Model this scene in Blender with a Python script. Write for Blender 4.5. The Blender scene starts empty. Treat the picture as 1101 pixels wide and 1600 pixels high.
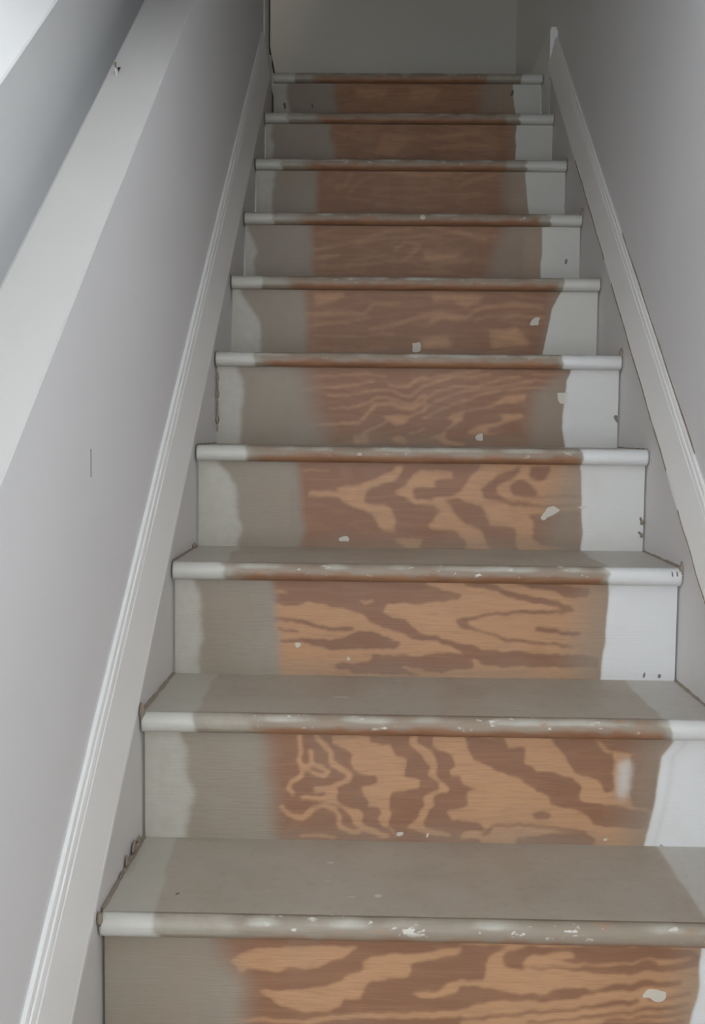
import bpy, math, random, json
import numpy as np
from mathutils import Matrix, Vector

scene = bpy.context.scene
COL = scene.collection
random.seed(7)

# ------------------------------------------------------------------ camera
def make_camera():
    F, P, Y, Ro = 1691.95, 0.073393, -0.020418, -0.010815
    loc = Vector((-0.04384, -1.06597, 0.78611 + 0.76))
    def to_world(x, y, z):            # camera axes: x right, y forward, z up
        c, s = math.cos(Ro), math.sin(Ro); x, z = c*x + s*z, -s*x + c*z
        c, s = math.cos(P), math.sin(P);   y, z = c*y + s*z, -s*y + c*z
        c, s = math.cos(Y), math.sin(Y);   x, y = c*x + s*y, -s*x + c*y
        return Vector((x, y, z))
    r, u, b = to_world(1, 0, 0), to_world(0, 0, 1), to_world(0, -1, 0)
    cd = bpy.data.cameras.new('camera'); cd.sensor_fit = 'HORIZONTAL'; cd.sensor_width = 36.0
    cd.lens = F/1101*36.0; cd.clip_start = 0.02; cd.clip_end = 60
    o = bpy.data.objects.new('camera', cd); COL.objects.link(o)
    o.matrix_world = Matrix(((r.x, u.x, b.x, loc.x), (r.y, u.y, b.y, loc.y), (r.z, u.z, b.z, loc.z), (0, 0, 0, 1)))
    scene.camera = o
make_camera()

# ------------------------------------------------------------------ light
world = bpy.data.worlds.new('overcast_sky'); scene.world = world; world.use_nodes = True
bg = world.node_tree.nodes['Background']; bg.inputs[0].default_value = (0.80, 0.88, 1.0, 1); bg.inputs[1].default_value = 0.5
def window_light(name, loc, rot, sx, sy, power, col=(0.87, 0.935, 1.0)):
    l = bpy.data.lights.new(name, 'AREA'); l.shape = 'RECTANGLE'; l.size = sx; l.size_y = sy; l.energy = power; l.color = col
    o = bpy.data.objects.new(name, l); COL.objects.link(o); o.location = loc; o.rotation_euler = rot
# area lights outside unseen windows; the right and upper ones are added fill
window_light('daylight_front', (-0.25, -2.34, 1.50), (math.radians(90), 0, 0), 1.1, 1.4, 27)
window_light('added_light_right', (0.62, -1.62, 1.52), (0, math.radians(90), 0), 1.4, 0.85, 36)  # added to even the light between left wall, ledge and risers
window_light('daylight_side', (-3.74, 1.3, 1.58), (0, math.radians(-90), 0), 1.55, 2.0, 240)
window_light('added_light_upper', (-1.175, 2.31, 3.65), (math.radians(90), 0, 0), 0.5, 0.85, 7.0, (1.0, 0.93, 0.82))  # warm fill added to brighten the far wall
scene.view_settings.view_transform = 'Standard'; scene.view_settings.look = 'None'
scene.view_settings.gamma = 1.0; scene.view_settings.use_curve_mapping = False
scene.view_settings.exposure = 0.5
scene.cycles.max_bounces = 12; scene.cycles.diffuse_bounces = 8; scene.cycles.use_denoising = True

# ------------------------------------------------------------------ measures (metres)
RISE, RUN, NOSE, THICK = 0.19, 0.24, 0.0227, 0.03
Z0 = 0.76                                   # step k has its top at Z0 + k*RISE; the floor is at 0
XL, XR = -0.3755, 0.4585                    # tread ends
WL, WR = -0.397, 0.479                      # plaster faces
SL = RISE/RUN
def zn(y): return Z0 + (y + NOSE)*SL        # height of the nosing line

# ------------------------------------------------------------------ helpers
def link(name, verts, faces, mat, parent=None, smooth=False):
    me = bpy.data.meshes.new(name); me.from_pydata([tuple(v) for v in verts], [], [tuple(f) for f in faces]); me.update()
    if mat: me.materials.append(mat)
    if smooth:
        for p in me.polygons: p.use_smooth = True
    o = bpy.data.objects.new(name, me); COL.objects.link(o)
    if parent: o.parent = parent
    return o
def tag(o, label=None, cat=None, kind=None, group=None):
    if label: o['label'] = label
    if cat: o['category'] = cat
    if kind: o['kind'] = kind
    if group: o['group'] = group
    return o
def boxes(bs):
    V, Fc = [], []
    for (x0, x1, y0, y1, z0, z1) in bs:
        n = len(V)
        V += [(x0,y0,z0),(x1,y0,z0),(x1,y1,z0),(x0,y1,z0),(x0,y0,z1),(x1,y0,z1),(x1,y1,z1),(x0,y1,z1)]
        Fc += [(n,n+3,n+2,n+1),(n+4,n+5,n+6,n+7),(n,n+1,n+5,n+4),(n+1,n+2,n+6,n+5),(n+2,n+3,n+7,n+6),(n+3,n,n+4,n+7)]
    return V, Fc
def box(name, b, mat, parent=None):
    V, Fc = boxes([b]); return link(name, V, Fc, mat, parent)
def sloped(name, prof, y0, y1, mat, parent=None, flip=False, n=40, wob=0.0):
    """closed (x, h) outline carried up the pitch of the stairs from y0 to y1"""
    V, Fc, m = [], [], len(prof)
    rng = random.Random(len(name))
    for i in range(n+1):
        y = y0 + (y1 - y0)*i/n
        for (x, h) in prof:
            V.append((x + rng.uniform(-wob, wob), y, zn(y) + h + rng.uniform(-wob, wob)))
    for i in range(n):
        for j in range(m):
            a, b = i*m + j, i*m + (j+1) % m
            q = (a, b, b + m, a + m); Fc.append(q if flip else q[::-1])
    Fc.append(tuple(range(m)) if not flip else tuple(range(m))[::-1])
    e = tuple(n*m + j for j in range(m)); Fc.append(e[::-1] if not flip else e)
    return link(name, V, Fc, mat, parent)
def vnoise(x, seed=0):
    """smooth 1-D noise in -1..1"""
    r = np.random.RandomState(seed + 1000).uniform(-1, 1, 512)
    x = np.asarray(x, float); i = np.floor(x).astype(int); f = x - i; f = f*f*(3 - 2*f)
    return r[i % 512]*(1 - f) + r[(i+1) % 512]*f
def sstep(a, b, x): t = np.clip((x - a)/(b - a), 0, 1); return t*t*(3 - 2*t)

# ------------------------------------------------------------------ materials
def new_mat(name):
    m = bpy.data.materials.new(name); m.use_nodes = True
    return m, m.node_tree.nodes, m.node_tree.links, m.node_tree.nodes['Principled BSDF']
def plaster(name, col, rough=0.6, bump=0.12, scale=90, dirt=0.04):
    m, N, L, P = new_mat(name)
    tc = N.new('ShaderNodeTexCoord')
    n1 = N.new('ShaderNodeTexNoise'); n1.inputs['Scale'].default_value = 3.0; n1.inputs['Detail'].default_value = 4
    n2 = N.new('ShaderNodeTexNoise'); n2.inputs['Scale'].default_value = scale; n2.inputs['Detail'].default_value = 3
    L.new(tc.outputs['Object'], n1.inputs['Vector']); L.new(tc.outputs['Object'], n2.inputs['Vector'])
    mx = N.new('ShaderNodeMix'); mx.data_type = 'RGBA'
    mx.inputs[6].default_value = (*[c*(1 - dirt) for c in col], 1); mx.inputs[7].default_value = (*[min(1, c*(1 + dirt)) for c in col], 1)
    L.new(n1.outputs[0], mx.inputs[0]); L.new(mx.outputs[2], P.inputs['Base Color'])
    b = N.new('ShaderNodeBump'); b.inputs['Strength'].default_value = bump; b.inputs['Distance'].default_value = 0.002
    L.new(n2.outputs[0], b.inputs['Height']); L.new(b.outputs[0], P.inputs['Normal'])
    P.inputs['Roughness'].default_value = rough
    return m
def plain(name, col, rough=0.6):
    m, N, L, P = new_mat(name)
    n = N.new('ShaderNodeTexNoise'); n.inputs['Scale'].default_value = 40
    tc = N.new('ShaderNodeTexCoord'); L.new(tc.outputs['Object'], n.inputs['Vector'])
    mx = N.new('ShaderNodeMix'); mx.data_type = 'RGBA'
    mx.inputs[6].default_value = (*[c*0.8 for c in col], 1); mx.inputs[7].default_value = (*[min(1, c*1.15) for c in col], 1)
    L.new(n.outputs[0], mx.inputs[0]); L.new(mx.outputs[2], P.inputs['Base Color']); P.inputs['Roughness'].default_value = rough
    return m
def step_material():
    """stripped plywood under worn paint; vertex masks say where each layer lies.
       layer : R dark grain, G thin taupe film, B full paint, A white chip
       wear  : R dark mark, G whiteness of the paint (0 cream, 1 white), B fine scuff amount"""
    m, N, L, P = new_mat('stripped_plywood_and_worn_paint')
    def mix(f, a, b):
        x = N.new('ShaderNodeMix'); x.data_type = 'RGBA'
        for i, v in ((0, f), (6, a), (7, b)):
            if isinstance(v, (tuple, float, int)): x.inputs[i].default_value = (*v, 1) if isinstance(v, tuple) else v
            else: L.new(v, x.inputs[i])
        return x.outputs[2]
    def mth(op, a, b=0.0, clamp=False):
        x = N.new('ShaderNodeMath'); x.operation = op; x.use_clamp = clamp
        for i, v in ((0, a), (1, b)):
            if isinstance(v, (float, int)): x.inputs[i].default_value = v
            else: L.new(v, x.inputs[i])
        return x.outputs[0]
    def ramp(v, lo, hi):
        x = N.new('ShaderNodeMapRange'); x.interpolation_type = 'SMOOTHSTEP'
        L.new(v, x.inputs[0]); x.inputs[1].default_value = lo; x.inputs[2].default_value = hi
        return x.outputs[0]
    def noise(scale, detail, stretch=(1, 1, 1), rough=0.55):
        mp = N.new('ShaderNodeMapping'); mp.inputs['Scale'].default_value = stretch; L.new(tc.outputs['Object'], mp.inputs[0])
        x = N.new('ShaderNodeTexNoise'); x.inputs['Scale'].default_value = scale; x.inputs['Detail'].default_value = detail
        x.inputs['Roughness'].default_value = rough; L.new(mp.outputs[0], x.inputs['Vector']); return x.outputs[0]
    tc = N.new('ShaderNodeTexCoord')
    a1 = N.new('ShaderNodeAttribute'); a1.attribute_name = 'layer'
    a2 = N.new('ShaderNodeAttribute'); a2.attribute_name = 'wear'
    s1 = N.new('ShaderNodeSeparateColor'); L.new(a1.outputs['Color'], s1.inputs[0])
    s2 = N.new('ShaderNodeSeparateColor'); L.new(a2.outputs['Color'], s2.inputs[0])
    blot = noise(9, 4); fine = noise(60, 4); fibre = noise(30, 4, (1, 1, 14)); cloud = noise(4, 3)
    # wood
    g = mth('ADD', s1.outputs[0], mth('MULTIPLY', mth('SUBTRACT', fine, 0.5), 0.25))
    g = ramp(g, 0.08, 0.92)
    light = mix(cloud, WOOD_L0, WOOD_L1)
    dark = mix(cloud, WOOD_D0, WOOD_D1)
    wv = N.new('ShaderNodeMath'); wv.operation = 'SINE'; L.new(mth('MULTIPLY', noise(5.0, 2, (0.6, 1, 4.0)), 46.0), wv.inputs[0])
    g = mth('ADD', g, mth('MULTIPLY', wv.outputs[0], 0.10), True)          # growth rings too faint to trace
    wood = mix(g, light, dark)
    wood = mix(mth('MULTIPLY', ramp(fibre, 0.45, 0.75), 0.28), wood, (0.20, 0.105, 0.06))
    # thin film of old paint and dirt
    film = mix(a2.outputs['Alpha'], mix(blot, TREAD0, TREAD1), mix(blot, TAUPE0, TAUPE1))   # tread film paler, making up for weak light from above
    film = mix(mth('MULTIPLY', ramp(fine, 0.5, 0.8), 0.25), film, (0.24, 0.185, 0.14))
    fa = mth('ADD', s1.outputs[1], mth('MULTIPLY', mth('SUBTRACT', blot, 0.5), 0.35))
    fa = mth('MULTIPLY', fa, 1.0, True)
    fa = mth('MULTIPLY', fa, mth('GREATER_THAN', s1.outputs[1], 0.003))
    base = mix(fa, wood, film)
    # full paint
    paint = mix(s2.outputs[1], CREAM, WHITE)
    paint = mix(mth('MULTIPLY', ramp(blot, 0.45, 0.8), 0.20), paint, (0.45, 0.41, 0.34))
    pa = mth('ADD', s1.outputs[2], mth('MULTIPLY', mth('SUBTRACT', fine, 0.5), 0.25))
    pa = ramp(pa, 0.2, 0.8)
    base = mix(pa, base, paint)
    ch = ramp(mth('ADD', a1.outputs['Alpha'], mth('MULTIPLY', mth('SUBTRACT', fine, 0.5), 0.5)), 0.42, 0.62)
    base = mix(mth('MULTIPLY', ch, 0.85), base, (0.58, 0.55, 0.47))
    # scuffs: small flecks of white and of bare wood
    fl = noise(85, 3, (0.6, 1, 1)); sc = mth('MULTIPLY', ramp(fl, 0.62, 0.70), s2.outputs[2])
    base = mix(sc, base, (0.62, 0.59, 0.52))
    fl2 = noise(55, 3, (0.4, 1, 1)); sc2 = mth('MULTIPLY', ramp(fl2, 0.60, 0.72), mth('MULTIPLY', s2.outputs[2], 0.8))
    base = mix(sc2, base, (0.36, 0.22, 0.14))
    base = mix(mth('MULTIPLY', ramp(s2.outputs[0], 0.3, 0.7), 0.85), base, (0.07, 0.05, 0.035))
    L.new(base, P.inputs['Base Color'])
    r = N.new('ShaderNodeMapRange'); L.new(pa, r.inputs[0]); r.inputs[3].default_value = 0.55; r.inputs[4].default_value = 0.42
    L.new(r.outputs[0], P.inputs['Roughness'])
    b = N.new('ShaderNodeBump'); b.inputs['Strength'].default_value = 0.25; b.inputs['Distance'].default_value = 0.0015
    L.new(mth('ADD', fibre, mth('ADD', mth('MULTIPLY', pa, 0.6), ch)), b.inputs['Height']); L.new(b.outputs[0], P.inputs['Normal'])
    return m
WOOD_L0, WOOD_L1 = (0.43, 0.225, 0.105), (0.51, 0.285, 0.15)
WOOD_D0, WOOD_D1 = (0.225, 0.103, 0.050), (0.275, 0.132, 0.070)
TAUPE0, TAUPE1 = (0.245, 0.200, 0.150), (0.325, 0.275, 0.212)
TREAD0, TREAD1 = (0.355, 0.305, 0.240), (0.455, 0.405, 0.330)
CREAM, WHITE = (0.49, 0.47, 0.40), (0.73, 0.73, 0.725)
M_STEP = step_material()
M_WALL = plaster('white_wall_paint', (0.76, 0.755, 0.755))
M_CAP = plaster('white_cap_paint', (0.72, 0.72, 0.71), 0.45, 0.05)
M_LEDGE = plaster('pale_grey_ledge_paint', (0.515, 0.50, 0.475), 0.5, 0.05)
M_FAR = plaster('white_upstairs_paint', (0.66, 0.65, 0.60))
M_TRIM = plaster('white_gloss_trim_paint', (0.82, 0.815, 0.785), 0.40, 0.06, 60, 0.06)
M_SKIRT = plaster('white_skirt_paint', (0.68, 0.66, 0.645), 0.45, 0.06, 60, 0.08)
M_CEIL = plaster('white_ceiling_paint', (0.84, 0.85, 0.86), 0.8)
M_DARK = plain('dark_gap_shade_and_hole', (0.05, 0.042, 0.035), 0.8)  # dark of the chipped hole and of the painted gap shadow
M_CAULK = plain('old_brown_caulk', (0.30, 0.245, 0.19), 0.8)
M_FLOOR = plain('brown_floor_boards', (0.28, 0.20, 0.14), 0.45)
M_FLAKE = plain('white_paint_flake', (0.72, 0.70, 0.65), 0.6)
def pane_material():
    m, N, L, P = new_mat('clear_window_pane')
    t = N.new('ShaderNodeBsdfTransparent'); g = N.new('ShaderNodeBsdfGlossy'); g.inputs['Roughness'].default_value = 0.02
    f = N.new('ShaderNodeFresnel'); f.inputs[0].default_value = 1.45
    x = N.new('ShaderNodeMixShader'); L.new(f.outputs[0], x.inputs[0]); L.new(t.outputs[0], x.inputs[1]); L.new(g.outputs[0], x.inputs[2])
    L.new(x.outputs[0], N['Material Output'].inputs[0]); return m
M_PANE = pane_material()

# ------------------------------------------------------------------ the setting
def struct(o, label, cat): return tag(o, label, cat, 'structure')
HALL, UP, FY = 2.45, 5.10, -2.20
struct(box('floor', (-3.72, 0.60, FY - 0.12, 3.35, -0.12, 0.0), M_FLOOR), 'brown boarded floor of the lower hall', 'floor')
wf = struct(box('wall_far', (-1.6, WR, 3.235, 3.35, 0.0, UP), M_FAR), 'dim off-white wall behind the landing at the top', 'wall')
V, Fc = boxes([(-3.72, -0.82, FY, 3.35, HALL, 2.66), (-0.82, WR, FY, 0.60, HALL, 2.66)])
struct(link('ceiling', V, Fc, M_CEIL), 'bright white ceiling of the room beyond the half wall', 'ceiling')
struct(box('ceiling_upper', (-1.72, WR, 0.60, 3.235, UP, UP + 0.1), M_CEIL), 'white ceiling over the stairwell', 'ceiling')
struct(box('wall_header', (-0.82, WR, 0.48, 0.60, 2.66, UP + 0.1), M_WALL), 'white wall above the opening of the stairwell', 'wall')
# lower left half wall, its ledge, the set-back parapet and the full-height wall further up
def wall_left():
    y0, y1 = -0.75, 2.45
    back, px, face = -0.70, WL - 0.093, -0.55
    n, rng = 48, random.Random(3)
    V = [(WL, y0, 0), (WL, y1, 0), (px, y1, 0), (px, y0, 0)]
    a, b, Fc = [], [], []
    for i in range(n + 1):
        y = y0 + (y1 - y0)*i/n
        a.append(len(V)); V.append((WL, y, zn(y) + 0.740)); b.append(len(V)); V.append((px, y, zn(y) + 0.740))
    for i in range(n): Fc.append((a[i], a[i+1], b[i+1], b[i]))
    Fc += [tuple([0, 1] + a[::-1]), tuple([2, 3] + b), (0, a[0], b[0], 3), (1, 2, b[-1], a[-1]), (0, 3, 2, 1)]
    o = struct(link('wall_left', V, Fc, M_WALL), 'white half wall with a sloping ledge on the left of the stairs', 'wall')
    # ledge carried on the half wall, with a hand-filled uneven edge
    V, Fc = [], []
    for i in range(n + 1):
        y = y0 + (y1 - y0)*i/n; w = 0.0010*math.sin(i*0.9) + rng.uniform(-0.0008, 0.0008)
        V += [(WL + 0.0004, y, zn(y) + 0.739), (WL + 0.0004, y, zn(y) + 0.7555 + w), (WL - 0.002, y, zn(y) + 0.757 + w), (px + 0.001, y, zn(y) + 0.757), (px, y, zn(y) + 0.756), (px, y, zn(y) + 0.739)]
    for i in range(n):
        for j in range(6): q, r = i*6 + j, i*6 + (j+1) % 6; Fc.append((q, r, r + 6, q + 6))
    Fc += [tuple(range(6))[::-1], tuple(n*6 + j for j in range(6))]
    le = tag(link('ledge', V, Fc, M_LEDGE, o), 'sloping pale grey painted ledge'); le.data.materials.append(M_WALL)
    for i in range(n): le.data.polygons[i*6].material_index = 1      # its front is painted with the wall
    # taller wall behind it, a hand's width away across a narrow channel
    hc = 0.900
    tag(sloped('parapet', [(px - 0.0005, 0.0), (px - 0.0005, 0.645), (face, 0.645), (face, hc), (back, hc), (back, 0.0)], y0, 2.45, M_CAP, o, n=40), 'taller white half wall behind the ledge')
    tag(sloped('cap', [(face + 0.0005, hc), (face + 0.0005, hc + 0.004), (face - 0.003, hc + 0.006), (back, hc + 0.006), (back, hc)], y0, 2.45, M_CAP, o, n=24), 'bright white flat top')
    box('upper_wall', (-0.82, back - 0.001, 0.60, 2.45, HALL, UP), M_WALL, o)
    # end of the wall at the landing: pale corner bead and a dark strip for the shadow in the gap
    box('corner_bead', (WL - 0.02, WL + 0.003, 2.30, 2.426, zn(2.30) + 0.10, UP), M_TRIM, o)
    pts = [(-0.3924, 3.4), (-0.3922, 2.90), (-0.3920, 2.8169), (-0.3926, 2.758), (-0.3896, 2.735), (-0.3834, 2.7055), (-0.3761, 2.668)]
    V, Fc = [], []
    for (x, z) in pts:
        w = 0.003 if z > 2.75 else 0.0055
        V += [(x - w*0.5, 2.425, z), (x + w*0.5, 2.425, z), (x + w*0.5, 2.436, z), (x - w*0.5, 2.436, z)]
    for i in range(len(pts) - 1):
        for j in range(4): q, r = i*4 + j, i*4 + (j+1) % 4; Fc.append((q, r, r + 4, q + 4))
    Fc += [(0, 1, 2, 3), tuple(range(len(V) - 4, len(V)))[::-1]]
    tag(link('open_joint', V, Fc, M_DARK, o), 'dark strip for the shadow in the gap at the wall end')
    # nick in the back edge of the ledge
    def sliver(name, pts, dx, mat, label=None):
        k = len(pts); V = [q for q in pts] + [(q[0] - dx, q[1], q[2]) for q in pts]
        Fc = [tuple(range(k)), tuple(range(k, 2*k))[::-1]] + [(i, i + k, (i+1) % k + k, (i+1) % k) for i in range(k)]
        tag(link(name, V, Fc, mat, o), label)
    sliver('chipped_hole', [(-0.4740, 0.7518, 2.1378), (-0.4740, 0.7790, 2.1498), (-0.4740, 0.7695, 2.1312), (-0.4740, 0.7604, 2.1262)], 0.003, M_DARK, 'small dark chipped hole')
    sliver('chipped_hole', [(-0.4740, 0.7256, 2.1403), (-0.4740, 0.7431, 2.1451), (-0.4740, 0.7429, 2.1359), (-0.4740, 0.7342, 2.1351)], 0.002, M_CAULK)
    sliver('loose_flake', [(-0.4740, 0.7385, 2.1334), (-0.4740, 0.7517, 2.1367), (-0.4740, 0.7604, 2.1252), (-0.4740, 0.7514, 2.1182)], 0.0015, M_CAP)
    # hairline scuff on the plaster
    V, Fc = boxes([(WL - 0.0005, WL + 0.0006, 0.272, 0.2745, 1.487, 1.522)]); link('scuff', V, Fc, M_CAULK, o)
    return o
wl = wall_left()
# shell of the room next door, the hall behind the camera and the upstairs hall
def wall_with_hole(name, axis, at, th, a0, a1, z0, z1, h, label):
    ha, hb, hc, hd = h
    r = [(a0, ha, z0, z1), (hb, a1, z0, z1), (ha, hb, z0, hc), (ha, hb, hd, z1)]
    bs = [((at, at + th, p, q, s, t) if axis == 'x' else (p, q, at, at + th, s, t)) for (p, q, s, t) in r]
    V, Fc = boxes(bs); return struct(link(name, V, Fc, M_WALL), label, 'wall')
def window(name, axis, at, th, h, label):
    a, b, c, d = h; f = 0.05
    def bb(p, q, s, t, e0, e1): return (e0, e1, p, q, s, t) if axis == 'x' else (p, q, e0, e1, s, t)
    e0, e1 = at + 0.03, at + 0.08; mid = (a + b)/2
    root = bpy.data.objects.new(name, None); COL.objects.link(root); root.location = (at, mid, c) if axis == 'x' else (mid, at, c)
    struct(root, label, 'window'); bpy.context.view_layer.update()
    inv = root.matrix_world.inverted()
    fr = [bb(a, a + f, c, d, e0, e1), bb(b - f, b, c, d, e0, e1), bb(a + f, b - f, c, c + f, e0, e1), bb(a + f, b - f, d - f, d, e0, e1), bb(mid - 0.02, mid + 0.02, c + f, d - f, e0, e1)]
    V, Fc = boxes(fr); o = link('window_frame', V, Fc, M_TRIM, root); o.matrix_parent_inverse = inv
    for p, q in ((a + f, mid - 0.02), (mid + 0.02, b - f)):
        o = box('pane', bb(p, q, c + f, d - f, at + 0.052, at + 0.057), M_PANE, root); o.matrix_parent_inverse = inv
HR, HF, HS, HU = (-2.05, -1.20, 0.80, 2.25), (-0.80, 0.30, 0.80, 2.20), (0.3, 2.3, 0.80, 2.35), (-1.45, -0.90, 3.2, 4.1)
wall_with_hole('wall_right', 'x', WR, 0.121, FY, 3.35, 0.0, UP, HR, 'smooth white wall along the right of the stairs')
window('added_window_4', 'x', WR, 0.12, HR, 'white framed two-pane window added out of view beside the foot of the stairs')  # unseen opening added for the right-hand fill light
wall_with_hole('wall_front', 'y', FY - 0.12, 0.12, -3.72, 0.60, 0.0, HALL, HF, 'white wall with a window at the foot of the stairs')
wall_with_hole('wall_side', 'x', -3.72, 0.12, FY, 3.35, 0.0, HALL, HS, 'white outer wall of the room next door with a window')
window('window_1', 'y', FY - 0.12, 0.12, HF, 'white framed two-pane window at the foot of the stairs')
window('window_2', 'x', -3.72, 0.12, HS, 'white framed two-pane window of the room next door')
struct(box('wall_room_end', (-3.6, -1.6, 3.235, 3.35, 0.0, HALL), M_WALL), 'white end wall of the room next door', 'wall')
struct(box('wall_upper_side', (-1.72, -1.6, 2.45, 3.35, 2.66, UP), M_WALL), 'white side wall of the upper hall', 'wall')
wall_with_hole('wall_upper_return', 'y', 2.33, 0.12, -1.72, -0.70, 2.66, UP, HU, 'white return wall of the upper hall with a small added window')
window('added_window_3', 'y', 2.33, 0.12, HU, 'small two-pane window added out of view in the upper hall')  # unseen opening added for the light on the far wall
V, Fc = boxes([(WL, WR, 2.62, 3.235, 2.45, 2.66), (-1.72, WL, 2.453, 3.235, 2.45, 2.66)])
struct(link('floor_landing', V, Fc, M_FLOOR), 'boarded floor of the landing at the top of the stairs', 'floor')

# ------------------------------------------------------------------ skirt boards and their mouldings
def mirror(prof, wall, sgn): return [(wall + sgn*t, h) for (t, h) in prof]
def skirt(name, wall, sgn, h0, h1, yend, ymould, label):
    o = sloped(name, mirror([(0.0, -0.36), (0.0180, -0.36), (0.0180, h0 + 0.012), (0.0, h0 + 0.012)], wall, sgn), -0.70, yend, M_SKIRT, None, sgn > 0, 60)
    struct(o, label, 'skirt board')
    d = h1 - h0
    prof = [(0.0, h0), (0.0200, h0), (0.0250, h0 + 0.003), (0.0245, h0 + 0.010), (0.0228, h0 + 0.013), (0.0228, h0 + 0.016), (0.0255, h0 + 0.020),
            (0.0110, h0 + 0.80*d), (0.0094, h0 + 0.82*d), (0.0094, h0 + 0.85*d), (0.0102, h0 + 0.87*d), (0.0085, h0 + 0.92*d), (0.0064, h0 + 0.935*d), (0.0064, h0 + 0.96*d), (0.0050, h1), (0.0, h1)]
    sloped('cap_moulding', mirror(prof, wall, sgn), -0.70, ymould, M_TRIM, o, sgn > 0, 60, 0.00025)
    return o
t1 = skirt('trim_1', WL, 1, 0.040, 0.178, 2.37, 2.24, 'white painted skirt board with a moulded cap along the left half wall')
t2 = skirt('trim_2', WR, -1, 0.069, 0.168, 2.24, 2.24, 'white painted skirt board with a moulded cap along the right wall')
box('end_block', (WR - 0.022, WR, 2.235, 2.262, zn(2.24) + 0.05, zn(2.24) + 0.185), M_TRIM, t2)
box('base_board', (WR - 0.016, WR, 2.262, 3.235, 2.30, 2.755), M_TRIM, t2)
# open joints that have cracked along the right moulding
def crack(h, y0, y1, x, w=0.003, n=24):
    V, Fc = [], []
    for i in range(n + 1):
        y = y0 + (y1 - y0)*i/n; ww = w*(0.35 + 0.65*abs(math.sin(i*1.7 + y0*9))); hh = h + 0.0015*math.sin(i*0.8)
        V += [(x, y, zn(y) + hh - ww), (x, y, zn(y) + hh + ww), (x + 0.004, y, zn(y) + hh + ww), (x + 0.004, y, zn(y) + hh - ww)]
    for i in range(n):
        for j in range(4): q, r = i*4 + j, i*4 + (j+1) % 4; Fc.append((q, r, r + 4, q + 4))
    Fc += [(0, 1, 2, 3), tuple(range(len(V) - 4, len(V)))[::-1]]
    link('open_joint', V, Fc, M_CAULK, t2)
crack(0.0755, 0.80, 1.28, WR - 0.0258, 0.0024); crack(0.0755, 1.36, 1.75, WR - 0.0258, 0.0020); crack(0.0755, 0.45, 0.72, WR - 0.0258, 0.0014)
crack(0.170, 0.72, 1.30, WR - 0.0012, 0.0028); crack(0.170, 0.30, 0.62, WR - 0.0012, 0.002)

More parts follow.
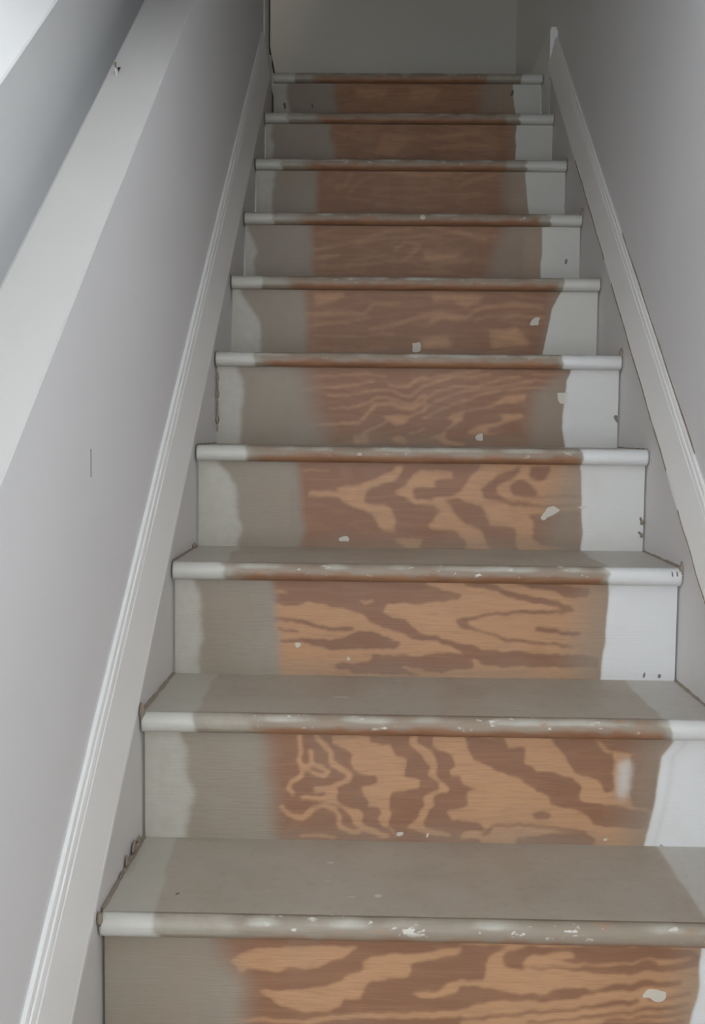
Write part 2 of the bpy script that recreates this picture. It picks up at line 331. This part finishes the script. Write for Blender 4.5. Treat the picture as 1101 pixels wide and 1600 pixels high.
# ------------------------------------------------------------------ the staircase
DATA = json.loads('''[{"0":[[1,0,-244,162,70,168,73,2,-244,-5],[0,0,-205,134,-189,141,-142,145,-56,148,-67,137,-86,128,-108,117,-128,117,-144,119,-155,112,-178,113,-194,117,-202,108,-216,122],[0,0,-183,89,-161,88,-92,95,-75,104,-70,110,-56,113,-51,120,-53,127,-42,134,-12,138,15,137,43,145,74,150,74,141,48,136,24,130,7,124,5,108,-39,103,-50,94,-54,80,-67,77,-74,82,-78,71,-89,62,-122,61,-155,69,-172,80],[0,0,6,87,19,90,44,91,60,104,75,106,75,97,49,85,27,82],[0,7,-122,48,-77,56,-39,59,3,58,72,64],[0,5,-233,46,-177,50,-122,48],[1,0,70,153,128,151,106,135,100,123,100,108,88,106,71,107],[1,0,120,135,128,145,152,151,223,153,316,155,354,149,368,140,367,130,344,126,303,123,263,117,224,120,186,124,161,120,126,124],[0,0,147,129,158,139,185,144,207,147,213,140,191,134,235,130,268,133,303,140,333,140,360,144,355,137,317,131,306,136,284,132,262,127,224,127,186,127,153,123],[1,0,71,100,93,100,126,93,148,90,176,91,192,98,214,100,236,96,263,104,296,109,345,112,345,107,290,100,241,94,209,86,176,81,126,81,88,76,72,68],[1,5,99,58,141,64,195,70,250,78,291,85],[1,4,304,85,332,91,356,95],[1,4,155,52,209,60,264,67,305,74,354,82],[1,4,72,56,113,61],[1,4,251,57,305,64,354,72],[1,5,100,38,169,43,237,49,346,59],[2,0,291,85,304,98,318,101,327,97,321,85,310,84,304,88]],"1":[[1,0,-210,166,85,171,88,-6,-210,-12],[0,0,-101,156,-46,156,-46,146,-14,143,-10,128,6,125,7,111,3,98,27,93,27,78,-15,74,-17,51,-13,45,-16,25,-9,15,4,10,-6,7,-22,21,-35,34,-27,44,-30,49,-51,52,-48,60,-58,73,-58,82,-36,85,-37,97,-62,100,-75,116,-72,129,-88,139,-99,142],[0,0,12,157,26,157,23,147,41,138,49,125,54,112,51,102,58,90,71,82,67,74,51,72,45,62,50,56,41,46,33,32,38,21,75,15,72,8,36,11,7,20,25,35,31,55,32,72,55,79,53,90,35,100,43,110,31,121,26,131,9,145],[0,0,44,157,90,158,91,99,70,99,69,105,76,115,73,128,66,133,54,136,44,142],[0,0,65,49,92,53,92,37,75,33,65,46],[0,7,-147,154,-146,131,-150,118,-144,108,-144,95,-161,85,-166,75,-158,68],[0,6,-144,106,-129,112,-116,109,-107,102,-113,95,-129,100,-139,105],[0,7,-133,131,-131,112],[0,8,-123,153,-112,141,-104,132,-104,117,-87,107,-74,98,-78,90,-94,84,-102,78,-126,75],[0,0,-107,79,-94,76,-95,63,-87,53,-61,47,-54,40,-56,27,-41,21,-12,8,-18,3,-61,17,-74,37,-87,50,-110,59,-145,59,-145,65,-113,66],[0,7,-174,50,-164,37,-142,31,-129,46,-113,53,-97,48,-90,37,-88,20,-74,14,-61,12],[0,5,-145,4,-119,8,-93,5],[1,0,92,158,149,156,155,143,179,143,176,120,198,109,224,106,247,100,263,86,257,72,267,63,305,60,331,54,360,51,354,25,280,30,274,40,264,50,229,56,214,59,215,68,199,78,186,84,165,100,134,108,128,116,105,122,99,135],[1,0,213,157,277,158,293,139,306,136,308,80,295,80,285,96,253,105,245,115,236,131],[1,0,280,158,385,156,373,140,322,136,303,140],[1,0,329,133,370,140,365,74,363,55,337,58,327,84],[1,0,189,43,203,50,219,46,216,37,197,37],[1,0,88,33,117,30,123,21,88,17],[1,5,120,14,136,26,168,28,200,27,233,24,268,20],[1,0,169,8,233,19,268,17,287,7,281,0,169,-2],[1,0,88,5,114,7,117,-1,88,-3],[1,0,87,89,93,83,111,80,93,76,97,56,87,53],[2,0,-6,15,4,15,2,8,-4,8],[2,0,37,16,40,16,41,7,37,6],[2,0,294,13,303,13,302,7,295,7],[3,3,-78,33,-78,27],[3,3,377,4,381,0]],"2":[[1,0,-224,159,41,163,42,124,-20,123,-29,109,-20,101,9,95,27,84,43,69,43,62,15,68,-2,78,-26,83,-49,92,-61,102,-96,114,-119,118,-154,124,-160,118,-195,116,-215,124,-224,139],[0,0,-73,126,-49,127,-41,128,-45,121,-58,119],[0,0,-220,143,-192,142,-186,138,-212,136],[1,7,-212,94,-177,93,-151,87,-125,80,-95,78,-78,78],[1,0,-200,60,-165,62,-119,61,-92,63,-72,74,-52,75,-25,68,4,57,-2,48,-48,46,-107,44,-130,49,-165,56,-200,54],[1,6,-200,76,-171,75],[1,0,-106,20,-95,23,-77,19,-48,24,-43,36,-19,36,43,37,44,16,10,19,-1,13,44,5,-77,3,-83,12,-103,11],[1,0,37,163,37,156,66,149,104,138,96,129,55,125,38,124],[1,10,110,160,141,154,176,144,194,136,234,131,263,124,283,117],[1,6,286,117,263,112,223,112,183,110,148,106,102,98],[1,0,92,97,116,100,115,91,134,82,160,73,184,66,224,63,270,60,297,54,288,52,242,58,184,60,155,70,120,81,102,81],[1,0,39,71,62,70,97,57,126,57,138,47,178,46,242,43,300,41,332,36,329,21,242,21,185,19,138,21,126,35,118,35,91,50,62,61,39,63],[1,0,39,37,74,42,112,38,124,29,127,18,69,8,40,10],[1,0,173,165,239,166,314,148,309,136,274,137,251,148,216,151,182,158],[1,7,229,84,264,79,299,76],[2,0,-174,57,-167,56,-161,51,-167,46,-171,49],[2,0,-89,29,-83,33,-80,26,-86,23],[2,0,-211,10,-206,10,-207,4,-210,4],[3,4,406,12,405,4],[3,4,431,10,431,5]],"3":[[1,0,-200,162,68,166,71,-10,-199,-14],[0,0,-118,114,-84,117,-61,124,-16,142,-8,153,9,154,4,137,-10,124,-55,113,-61,93,-61,85,-32,82,-12,74,-4,57,-3,31,-26,31,-43,54,-46,65,-89,76,-106,84,-109,104],[0,0,-7,107,13,117,26,137,40,147,73,147,73,115,30,113,27,103,36,92,74,92,74,81,27,83,19,94,-1,101],[0,0,56,49,74,58,75,38,59,38],[0,0,-9,20,48,18,43,1,14,0,0,12],[0,4,-180,146,-129,143],[0,11,-163,101,-109,101],[1,0,69,160,153,158,142,144,126,124,115,107,98,98,70,95],[0,0,69,147,103,145,100,132,80,130,69,126],[1,0,154,113,182,136,201,147,226,156,221,139,207,130,182,119,185,105,202,94,228,91,267,86,295,86,335,87,324,81,267,79,217,81,188,91,163,96],[1,0,207,122,227,132,241,128,250,117,261,108,256,101,289,102,340,104,340,98,267,96,239,97,216,102],[1,0,243,156,282,157,277,134,261,127,244,134],[1,0,87,89,109,95,132,87,155,79,166,68,169,45,220,44,224,-3,176,-3,164,25,155,39,127,47,110,64,98,81],[1,0,70,75,81,69,70,61],[1,0,71,35,105,36,116,24,130,16,125,-4,88,-4,71,-5],[1,0,245,66,268,69,341,76,343,-1,275,9,252,20,254,46],[2,0,266,60,276,78,287,83,303,76,285,63,272,56],[2,0,329,81,346,85,355,81,346,78],[2,0,-111,20,-91,20,-90,10,-108,12],[3,5,452,62,453,55],[3,5,450,35,453,28]],"4":[[1,0,-238,166,398,172,402,-7,-237,-14],[0,6,-200,114,-145,119,-104,122,-69,128,-49,133],[0,6,-145,103,-92,104,-63,111,-34,116,-11,113,9,103,27,102,38,112,57,125],[0,5,-180,142,-122,144,-64,147,-20,143],[0,7,-17,126,0,120,23,122,35,134,56,142],[0,6,-142,77,-95,77,-63,87,-43,101,-17,100,12,87,33,87,57,107],[0,8,-185,39,-135,44,-80,46,-66,58,-57,72,-43,87,-11,87,10,77,36,79,57,92],[0,7,-68,26,-45,37,-22,49],[0,6,25,27,42,27,58,37],[0,0,-34,61,-5,64,24,64,58,76,58,69,30,59,13,41,-4,38,-19,52],[0,0,-91,22,-65,24,-56,17,-62,2,-91,2],[0,0,-13,17,10,21,25,12,14,0,-4,3],[0,5,53,137,81,144,125,152,168,155],[0,6,53,124,76,131,110,141,154,143,191,148],[0,5,59,99,85,115,119,122,163,123,197,132,226,140,255,145],[0,5,53,76,71,88,105,103,140,113,174,118,209,121,249,130,284,136,335,137],[0,5,54,56,74,68,97,79,129,90,157,100,186,109,215,114,255,121,330,122],[0,4,283,148,347,151],[0,0,103,61,129,71,149,76,178,80,204,92,227,104,267,110,267,93,227,89,192,80,164,74,140,71,138,54,124,45,106,33,101,22,113,10,142,5,136,-1,98,4,83,16,66,15,72,21,89,24,103,36,118,51],[0,0,141,31,161,38,184,46,216,52,222,61,207,66,256,70,268,61,239,52,216,43,187,37,193,28,234,26,182,22,153,25],[2,0,163,22,179,27,179,11,165,11],[2,0,329,111,353,115,351,91,335,91],[3,9,453,63,457,55]],"5":[[1,0,-226,172,384,176,388,10,-225,5],[0,9,-213,105,-78,109,-48,128,7,131],[0,9,-59,73,2,83,56,104,105,108,160,102,190,121,263,130,336,125],[0,6,179,84,191,102,288,106,337,101],[0,10,81,89,105,102,160,99],[0,6,-201,81,-109,88,-60,100],[0,6,-188,57,-78,55,-4,64],[0,6,-200,29,-90,27,-16,31],[0,0,80,150,202,154,190,133,160,120,129,138,86,135],[0,0,57,53,118,59,131,35,64,29],[0,0,-189,154,-115,157,-115,142,-182,123],[0,0,210,72,277,79,308,43,217,30],[2,0,304,85,313,103,328,104,325,85],[2,0,36,43,57,44,58,22,39,22]],"6":[[1,0,-231,172,315,175,318,24,-230,20],[0,7,-204,99,-97,123,-17,147,36,154],[0,6,-97,117,-17,130,50,137,116,135],[0,9,-3,101,23,121,63,114,37,88,11,68],[0,7,76,160,143,145,223,129],[0,6,143,148,223,135,249,139],[0,6,-116,74,-16,91],[0,6,-190,60,-83,64,4,75],[0,6,91,65,184,76],[0,7,-197,80,-137,90],[0,5,-150,44,-2,48,144,49],[0,0,70,101,117,95,170,96,157,82,71,75],[3,6,424,81,425,72],[2,13,35,180,37,170]],"7":[[1,0,-227,181,314,184,317,40,-226,36],[0,10,-118,160,-132,125,-161,110],[0,8,-125,103,-89,135,-60,146],[0,10,-17,161,27,154,99,151,156,155],[0,10,171,119,214,141,271,155],[0,10,-125,89,-66,79],[0,7,157,140,199,158],[0,6,42,115,99,112],[0,6,165,91,229,105],[0,6,-52,75,42,65,129,69],[3,9,460,89,459,72]],"8":[[1,0,-204,192,371,194,374,52,-202,49],[0,0,-32,136,108,129,248,145,248,133,140,121,46,113,0,71,-62,71,-39,109],[0,8,109,94,218,103,295,99],[0,6,-172,139,-94,116]],"9":[[1,0,-200,201,316,203,319,57,-199,54],[0,0,-124,153,-16,145,-32,112,-116,120],[0,0,51,153,151,146,118,105,51,113],[0,9,167,138,267,130],[3,7,-340,99,-339,86],[3,5,-253,99,-252,88],[3,8,368,138,367,129]]},{"0":[[[-386,148],[-385,40]],[[-229,151],[-205,102],[-197,44]],[[364,155],[358,56]],[[367,155],[365,109],[359,81],[355,56]]],"1":[[[-313,152],[-301,66],[-317,3]],[[-195,154],[-188,78],[-183,1]],[[363,154],[339,11]],[[392,154],[374,133],[371,97],[364,57],[357,25],[351,2]]],"2":[[[-334,159],[-327,79],[-333,3]],[[-210,161],[-205,80],[-199,5]],[[323,163],[295,1]],[[345,161],[341,112],[339,67],[336,39],[333,2]]],"3":[[[-324,154],[-300,113],[-293,4]],[[-185,156],[-180,78],[-177,0]],[[330,162],[275,-1]],[[339,162],[343,0]]],"4":[[[-323,151],[-315,71],[-315,-5]],[[-190,152],[-171,73],[-132,-3]],[[343,157],[285,110],[268,-2]],[[359,155],[348,136],[345,91],[344,38],[353,-2]]],"5":[[[-348,156],[-309,91],[-303,15]],[[-207,157],[-203,19]],[[360,162],[332,21]],[[374,158],[355,121],[343,68],[335,20]]],"6":[[[-368,160],[-345,100],[-345,29]],[[-211,161],[-200,28]],[[274,164],[251,112],[225,32]],[[363,165],[362,33]]],"7":[[[-324,158],[-320,49]],[[-213,159],[-205,50]],[[290,162],[301,53]],[[347,162],[363,54]]],"8":[[[-351,164],[-350,63]],[[-186,164],[-174,64]],[[342,167],[347,67]],[[353,167],[351,67]]],"9":[[[-326,162],[-319,74]],[[-184,162],[-173,74]],[[272,164],[270,77]],[[368,164],[377,77]]]},{"1":[-304,-194,440,443],"2":[-295,-205,374,385],"3":[-290,-263,328,338],"4":[-282,-264,332,337],"5":[-289,-265,332,342],"6":[-307,-239,358,373],"7":[-306,-235,349,378],"8":[-304,-236,295,350],"9":[-308,-215,320,361],"10":[-304,-239,286,394]}]''')
TRACE, EDGE, ZONE = [{int(k): v for k, v in d.items()} for d in DATA]
stair = bpy.data.objects.new('staircase', None); COL.objects.link(stair); stair.location = (0, -0.72, 0)
tag(stair, 'straight wooden staircase with worn painted treads and stripped plywood risers', 'staircase')
bpy.context.view_layer.update(); SINV = stair.matrix_world.inverted()
def adopt(o, parent=None): o.parent = parent or stair; o.matrix_parent_inverse = SINV; return o
def inside(px, py, poly):
    r = np.zeros(px.shape, bool); n = len(poly)
    for i in range(n):
        (x0, y0), (x1, y1) = poly[i], poly[(i+1) % n]
        if y0 == y1: continue
        c = ((y0 > py) != (y1 > py)) & (px < (x1 - x0)*(py - y0)/(y1 - y0) + x0)
        r ^= c
    return r
def near(px, py, line, w):
    d = np.full(px.shape, 1e9)
    for (x0, y0), (x1, y1) in zip(line[:-1], line[1:]):
        dx, dy = x1 - x0, y1 - y0; q = max(dx*dx + dy*dy, 1e-9)
        t = np.clip(((px - x0)*dx + (py - y0)*dy)/q, 0, 1)
        d = np.minimum(d, np.hypot(px - x0 - t*dx, py - y0 - t*dy))
    return d < w*0.5
def edge_x(line, v):
    l = sorted(line, key=lambda q: q[1]); return np.interp(v, [q[1] for q in l], [q[0] for q in l])
def blur(a, n):
    for _ in range(n):
        p = np.pad(a, 1, mode='edge'); a = (p[1:-1, 1:-1]*2 + p[:-2, 1:-1] + p[2:, 1:-1] + p[1:-1, :-2] + p[1:-1, 2:])/6
    return a
def set_attr(me, name, arr):
    at = me.attributes.new(name, 'FLOAT_COLOR', 'POINT'); at.data.foreach_set('color', np.ascontiguousarray(arr, dtype=np.float32).ravel())
def slab_grid(name, U, Vv, point, back, parent=None):
    """board whose shown face is a grid; point(u, v) -> xyz, back = offset to the far face"""
    nu, nv = len(U), len(Vv); verts = [point(u, v) for v in Vv for u in U]; faces = []
    for j in range(nv - 1):
        for i in range(nu - 1): a = j*nu + i; faces.append((a, a + 1, a + nu + 1, a + nu))
    ring = [i for i in range(nu)] + [j*nu + nu - 1 for j in range(1, nv)] + [(nv-1)*nu + i for i in range(nu - 2, -1, -1)] + [j*nu for j in range(nv - 2, 0, -1)]
    base = len(verts)
    for r in ring: x, y, z = verts[r]; verts.append((x + back[0], y + back[1], z + back[2]))
    m = len(ring)
    for q in range(m): faces.append((ring[q], base + q, base + (q+1) % m, ring[(q+1) % m]))
    faces.append(tuple(base + q for q in range(m))[::-1])
    return link(name, verts, faces, M_STEP), nu*nv, [ring[q] for q in range(m)]
def masks(o, n, ring, layer, wear):
    L1 = layer.reshape(-1, 4); W1 = wear.reshape(-1, 4)
    set_attr(o.data, 'layer', np.vstack([L1, L1[ring]])); set_attr(o.data, 'wear', np.vstack([W1, W1[ring]]))

def riser(k):
    x0, x1 = XL + 0.0005, XR - 0.0008
    nu, nv = 300, 64
    U = np.linspace(x0, x1, nu); Vv = np.linspace(0.0, RISE - THICK, nv); yf = (k + 1)*RUN
    zb = Z0 + k*RISE
    o, n, ring = slab_grid('riser', U, Vv, lambda u, v: (u, yf, zb + v), (0, 0.016, 0))
    kk = k if k in TRACE else 1 + (k % 3)
    S = 2                                                     # paint finer than the grid, then average
    us = np.linspace(x0, x1, nu*S)*1000; vs = np.linspace(0, RISE - THICK, nv*S)*1000
    X, Y = np.meshgrid(us, vs)
    wx = X + 2.0*vnoise(Y/6 + 31*k, k) + 1.2*vnoise(X/5, k + 50); wy = Y + 1.6*vnoise(X/9 + 17*k, k + 9) + 0.8*vnoise(X/3.1, k + 77)
    g = np.zeros(X.shape); chip = np.zeros(X.shape); mark = np.zeros(X.shape)
    for s in TRACE[kk]:
        ch, w = s[0], s[1]; pts = list(zip(s[2::2], s[3::2]))
        hit = inside(wx, wy, pts) if w == 0 else near(wx, wy, pts, max(w, 2.2 if ch < 3 else 1.6))
        if ch < 2: g[hit] = ch
        elif ch == 2: chip[hit] = 1
        else: mark[hit] = 1
    con = {0: 0.86, 1: 0.90, 2: 0.85, 3: 0.75, 4: 0.62, 5: 0.46, 6: 0.42, 7: 0.30, 8: 0.26, 9: 0.20}[kk]
    lo = 0.5 - 0.5*con + (0.12 if kk > 3 else 0.04)
    cr, wl_, wr_, wh = EDGE[kk]
    soft = {0: 26, 1: 22, 2: 9, 3: 12, 4: 45, 5: 14, 6: 12}.get(kk, 12)
    wob = 5*vnoise(Y/32 + 3*k, k + 5) + 1.0*vnoise(Y/9, k + 6)
    film = 1 - sstep(-soft, soft, X - edge_x(wl_, Y) - wob)
    film = film*0.97 + 0.05*(vnoise(X/40, k) > 0.4)
    # haze of leftover film toward the right end and along the foot of the board
    rt = edge_x(wr_, Y); film = np.maximum(film, 0.70*sstep(-55 if kk < 4 else -25, 25, X - rt))
    film = np.maximum(film, 0.34*(1 - sstep(0, 40, Y)) + 0.10*vnoise(X/60, k + 3)*(Y < 60))
    cream = 1 - sstep(-14, 14, X - edge_x(cr, Y) - wob*1.5)
    cream = cream*(0.62 if kk else 0.0)
    white = sstep(-4, 5, X - edge_x(wh, Y) - wob*0.5)
    strip = np.exp(-((X - edge_x(wh, Y) - 17)/3.5)**2)*0.30   # ridge of older paint beside the white
    paint = np.maximum(cream, np.clip(white - strip, 0, 1))
    if kk == 1: paint = np.maximum(paint, 0.62*np.exp(-((X - 322 - 0.05*(Y - 90))/17)**2)*sstep(30, 95, Y)*(1 - sstep(118, 146, Y)))
    tone = np.clip(np.where(X > 290, paint, 0) if kk == 1 else white, 0, 1)*(0.90 if kk < 3 else 0.60 if kk < 5 else 0.30)
    def dn(a): return blur(a.reshape(nv, S, nu, S).mean((1, 3)), 1)
    g2 = blur(dn(g), 1 if kk < 3 else 3 if kk < 5 else 6); g2 = lo + con*g2 + 0.08*vnoise(np.linspace(0, 9, nu) + k, k + 33)[None, :]
    layer = np.stack([np.clip(g2, 0, 1), np.clip(dn(film), 0, 1), np.clip(dn(paint), 0, 1), dn(chip)], -1)
    wear = np.stack([dn(mark), dn(tone), np.zeros((nv, nu)), np.ones((nv, nu))], -1)
    masks(o, n, ring, layer, wear); adopt(o)
    o['label'] = 'plywood riser, bare in the middle and painted at both ends'
    return o

def tread(k, depth=None):
    depth = depth or RUN + 0.015
    yf = k*RUN - NOSE; zt = Z0 + k*RISE; yb = k*RUN + depth
    kk = min(max(k, 1), 10); zl, wa, wb, zr = ZONE[kk]
    # flat board behind the nose
    ys = yf + 0.016
    nu, nv = 240, 40; U = np.linspace(XL, XR, nu); Vv = np.linspace(ys, yb, nv)
    o, n, ring = slab_grid('tread', U, Vv, lambda u, v: (u, v, zt), (0, 0, -THICK))
    X, Y = np.meshgrid(U*1000, (Vv - yf)*1000)
    wob = 5*vnoise(Y/50 + k, k) + 1.2*vnoise(Y/16, k + 1)
    cream = 0.60*(1 - sstep(-6, 6, X - zl - wob + (20 if k == 1 else 5)*Y/250)) + 0.55*sstep(-6, 6, X - min(zr, 372) - 3*wob/5)
    film = np.full(X.shape, 1.0)
    chip = np.zeros(X.shape); mark = np.zeros(X.shape)
    rng = np.random.RandomState(k + 40)
    for _ in range(5):
        cx, cy, r = rng.uniform(-200, 330), rng.uniform(60, 240), rng.uniform(2, 6)
        chip = np.maximum(chip, 0.62*np.exp(-(((X - cx)/(r*1.9))**2 + ((Y - cy)/r)**2)**2))
    if k == 2: chip = np.maximum(chip, 0.8*np.exp(-(((X + 92)/16)**2 + ((Y - 115)/5)**2)**3))
    if k == 1: chip = np.maximum(chip, 0.62*np.exp(-(((X + 33)/8)**2 + ((Y - 75)/9)**2)**3))
    for (mk, mx, my) in ((1, -292, 70), (3, -262, 160)):
        if mk == k: mark = np.maximum(mark, np.exp(-(((X - mx)/3.2)**2 + ((Y - my)/4.5)**2)**2))
    wood = 0.18*np.clip(vnoise(X/90, k + 20) - 0.1, 0, 1)
    film = film - wood
    z = np.zeros(X.shape)
    masks(o, n, ring, np.stack([z + 0.8, film, np.clip(cream + 0.02, 0, 1), chip], -1), np.stack([mark, z + 0.35*(X > 300), z + 0.06, z], -1))
    adopt(o)
    # rounded nose
    prof = [(0.016, 0.0), (0.0115, -0.0006), (0.0065, -0.0026), (0.0025, -0.0065), (0.0004, -0.011), (0.0, -0.015), (0.0004, -0.020), (0.0025, -0.0245), (0.0065, -0.0278), (0.0115, -0.0296), (0.016, -0.03)]
    m = len(prof); nu = 320; U = np.linspace(XL, XR, nu)
    dn1 = 0.0012*vnoise(U*25 + k, k + 3) + 0.0006*vnoise(U*90, k + 4)
    verts = [(u, yf + a + (dn1[i]*0.6 if 0 < j < m - 1 else 0), zt + b + (dn1[i]*0.5 if 0 < j < 6 else 0)) for i, u in enumerate(U) for j, (a, b) in enumerate(prof)]
    faces = []
    for i in range(nu - 1):
        for j in range(m - 1): a = i*m + j; faces.append((a, a + 1, a + m + 1, a + m))
        faces.append((i*m + m - 1, i*m, (i+1)*m, (i+1)*m + m - 1))
    faces.append(tuple(range(m))[::-1]); faces.append(tuple((nu-1)*m + j for j in range(m)))
    no = link('nosing', verts, faces, M_STEP, None, True)
    X = np.repeat(U*1000, m).reshape(nu, m); H = np.tile(np.array([-b*1000 for a, b in prof]), (nu, 1))
    wob = 7*vnoise(H/9 + k, k + 8)
    mid = sstep(-25, 25, X - wa - wob)*(1 - sstep(-8, 8, X - wb - wob))
    left = 1 - sstep(-10, 10, X - zl - wob); right = sstep(-6, 6, X - zr - wob)
    film = np.clip(1 - mid*sstep(*((13, 21) if k > 1 else (19, 27)), H + 4*vnoise(X/18, k + 2))*(0.9 if k > 1 else 0.7) - mid*(0.22 if k > 1 else 0.05), 0.02, 1)
    paint = np.maximum(np.maximum(left*0.85, right), (1 - mid)*0.42*(1 - sstep(22, 27, H)))
    top = np.exp(-((H - 5)/6)**2)
    paint = np.maximum(paint, top*0.60*(0.75 + 0.5*vnoise(X/35, k + 12)))
    tone = (right*0.85 + left*0.25)*(1.0 if k < 6 else 0.45)
    scuff = (1 - sstep(14, 20, H))*mid*(1.0 if k <= 3 else 0.5)
    z = np.zeros(X.shape); mark = z.copy()
    if k == 3:
        for mx in (443, 451): mark = np.maximum(mark, np.exp(-(((X - mx)/2.0)**2 + ((H - 9)/4)**2)**2))
    chip = z.copy()
    if k == 7: chip = np.exp(-(((X - 66)/7)**2 + ((H - 12)/8)**2)**2)
    set_attr(no.data, 'layer', np.stack([z + 0.75, film, np.clip(paint, 0, 1), chip], -1)); set_attr(no.data, 'wear', np.stack([mark, np.clip(tone, 0, 1), scuff, z + 1], -1))
    no.parent = o
    no['label'] = 'rounded worn nosing of the tread'
    return o
for k in range(-4, 10): riser(k)
for k in range(-3, 11): tread(k, 0.22 if k == 10 else None)

# lumps of old caulk in the corners of the steps
def lump(c, s, seed):
    r = random.Random(seed); V, Fc = [], []
    for j, (hh, rr) in enumerate(((-1, 0.5), (-0.35, 1.0), (0.4, 0.9), (1, 0.35))):
        for i in range(6):
            a = i*math.pi/3 + j*0.4; q = rr*r.uniform(0.75, 1.2)
            V.append((c[0] + s[0]*q*math.cos(a), c[1] + s[1]*q*math.sin(a), c[2] + s[2]*hh*r.uniform(0.8, 1.1)))
    for j in range(3):
        for i in range(6): a, b = j*6 + i, j*6 + (i+1) % 6; Fc.append((a, b, b + 6, a + 6))
    Fc += [tuple(range(6))[::-1], tuple(range(18, 24))]
    return adopt(link('caulk_remnant', V, Fc, M_CAULK, None, True))
def corner(k, left, dy=0.0, dz=0.0, s=(0.004, 0.006, 0.006), seed=1):
    x = XL if left else XR
    lump((x + (0.0 if left else 0.001), k*RUN - NOSE + dy, Z0 + k*RISE + dz), s, seed)
corner(2, True, 0.004, 0.002, (0.005, 0.007, 0.012), 2); corner(1, True, 0.002, -0.004, (0.004, 0.006, 0.010), 3)
corner(3, True, 0.222, 0.004, (0.005, 0.010, 0.006), 4); corner(3, False, 0.008, -0.004, (0.006, 0.008, 0.014), 5)
corner(5, False, 0.012, 0.004, (0.007, 0.008, 0.010), 6); corner(7, False, 0.010, 0.002, (0.005, 0.008, 0.012), 7); corner(8, False, 0.0, -0.012, (0.003, 0.006, 0.014), 8)
for i, (dy, dz, l, hh) in enumerate(((0.118, 0.003, 0.012, 0.004), (0.150, 0.009, 0.009, 0.011), (0.163, 0.004, 0.020, 0.005), (0.192, 0.013, 0.012, 0.012), (0.205, 0.005, 0.022, 0.006), (0.226, 0.008, 0.008, 0.010))): corner(1, True, dy, dz, (0.0018, l, hh*0.8), 20 + i)
for i, (dz, w, hh) in enumerate(((0.032, 0.002, 0.008), (0.052, 0.0042, 0.012), (0.068, 0.003, 0.010), (0.084, 0.0024, 0.012), (0.103, 0.0046, 0.009), (0.118, 0.0026, 0.013), (0.140, 0.0034, 0.012))): lump((XL + 0.001, 5*RUN - 0.002, Z0 + 4*RISE + dz), (w, 0.003, hh), 40 + i)
lump((XR - 0.004, 4*RUN - 0.003, Z0 + 3*RISE + 0.055), (0.004, 0.003, 0.005), 60); lump((XR - 0.004, 4*RUN - 0.003, Z0 + 3*RISE + 0.030), (0.004, 0.003, 0.004), 61)
# thin caulk beads where treads meet the skirt boards
for k in range(0, 10):
    for s, x in ((1, XL), (-1, XR)):
        V, Fc = [], []; n = 14; rr = random.Random(k*2 + s)
        for i in range(n + 1):
            y = k*RUN - NOSE + 0.02 + (RUN - 0.0)*i/n; w = rr.uniform(0.0012, 0.0034)
            V += [(x - s*0.003, y, Z0 + k*RISE - 0.004), (x + s*w, y, Z0 + k*RISE + 0.0004), (x - s*0.003, y, Z0 + k*RISE + w)]
        for i in range(n):
            for j in range(3): q, r = i*3 + j, i*3 + (j+1) % 3; Fc.append((q, r, r + 3, q + 3))
        Fc += [(0, 1, 2), (n*3 + 2, n*3 + 1, n*3)]
        adopt(link('caulk_bead', V, Fc, M_CAULK))
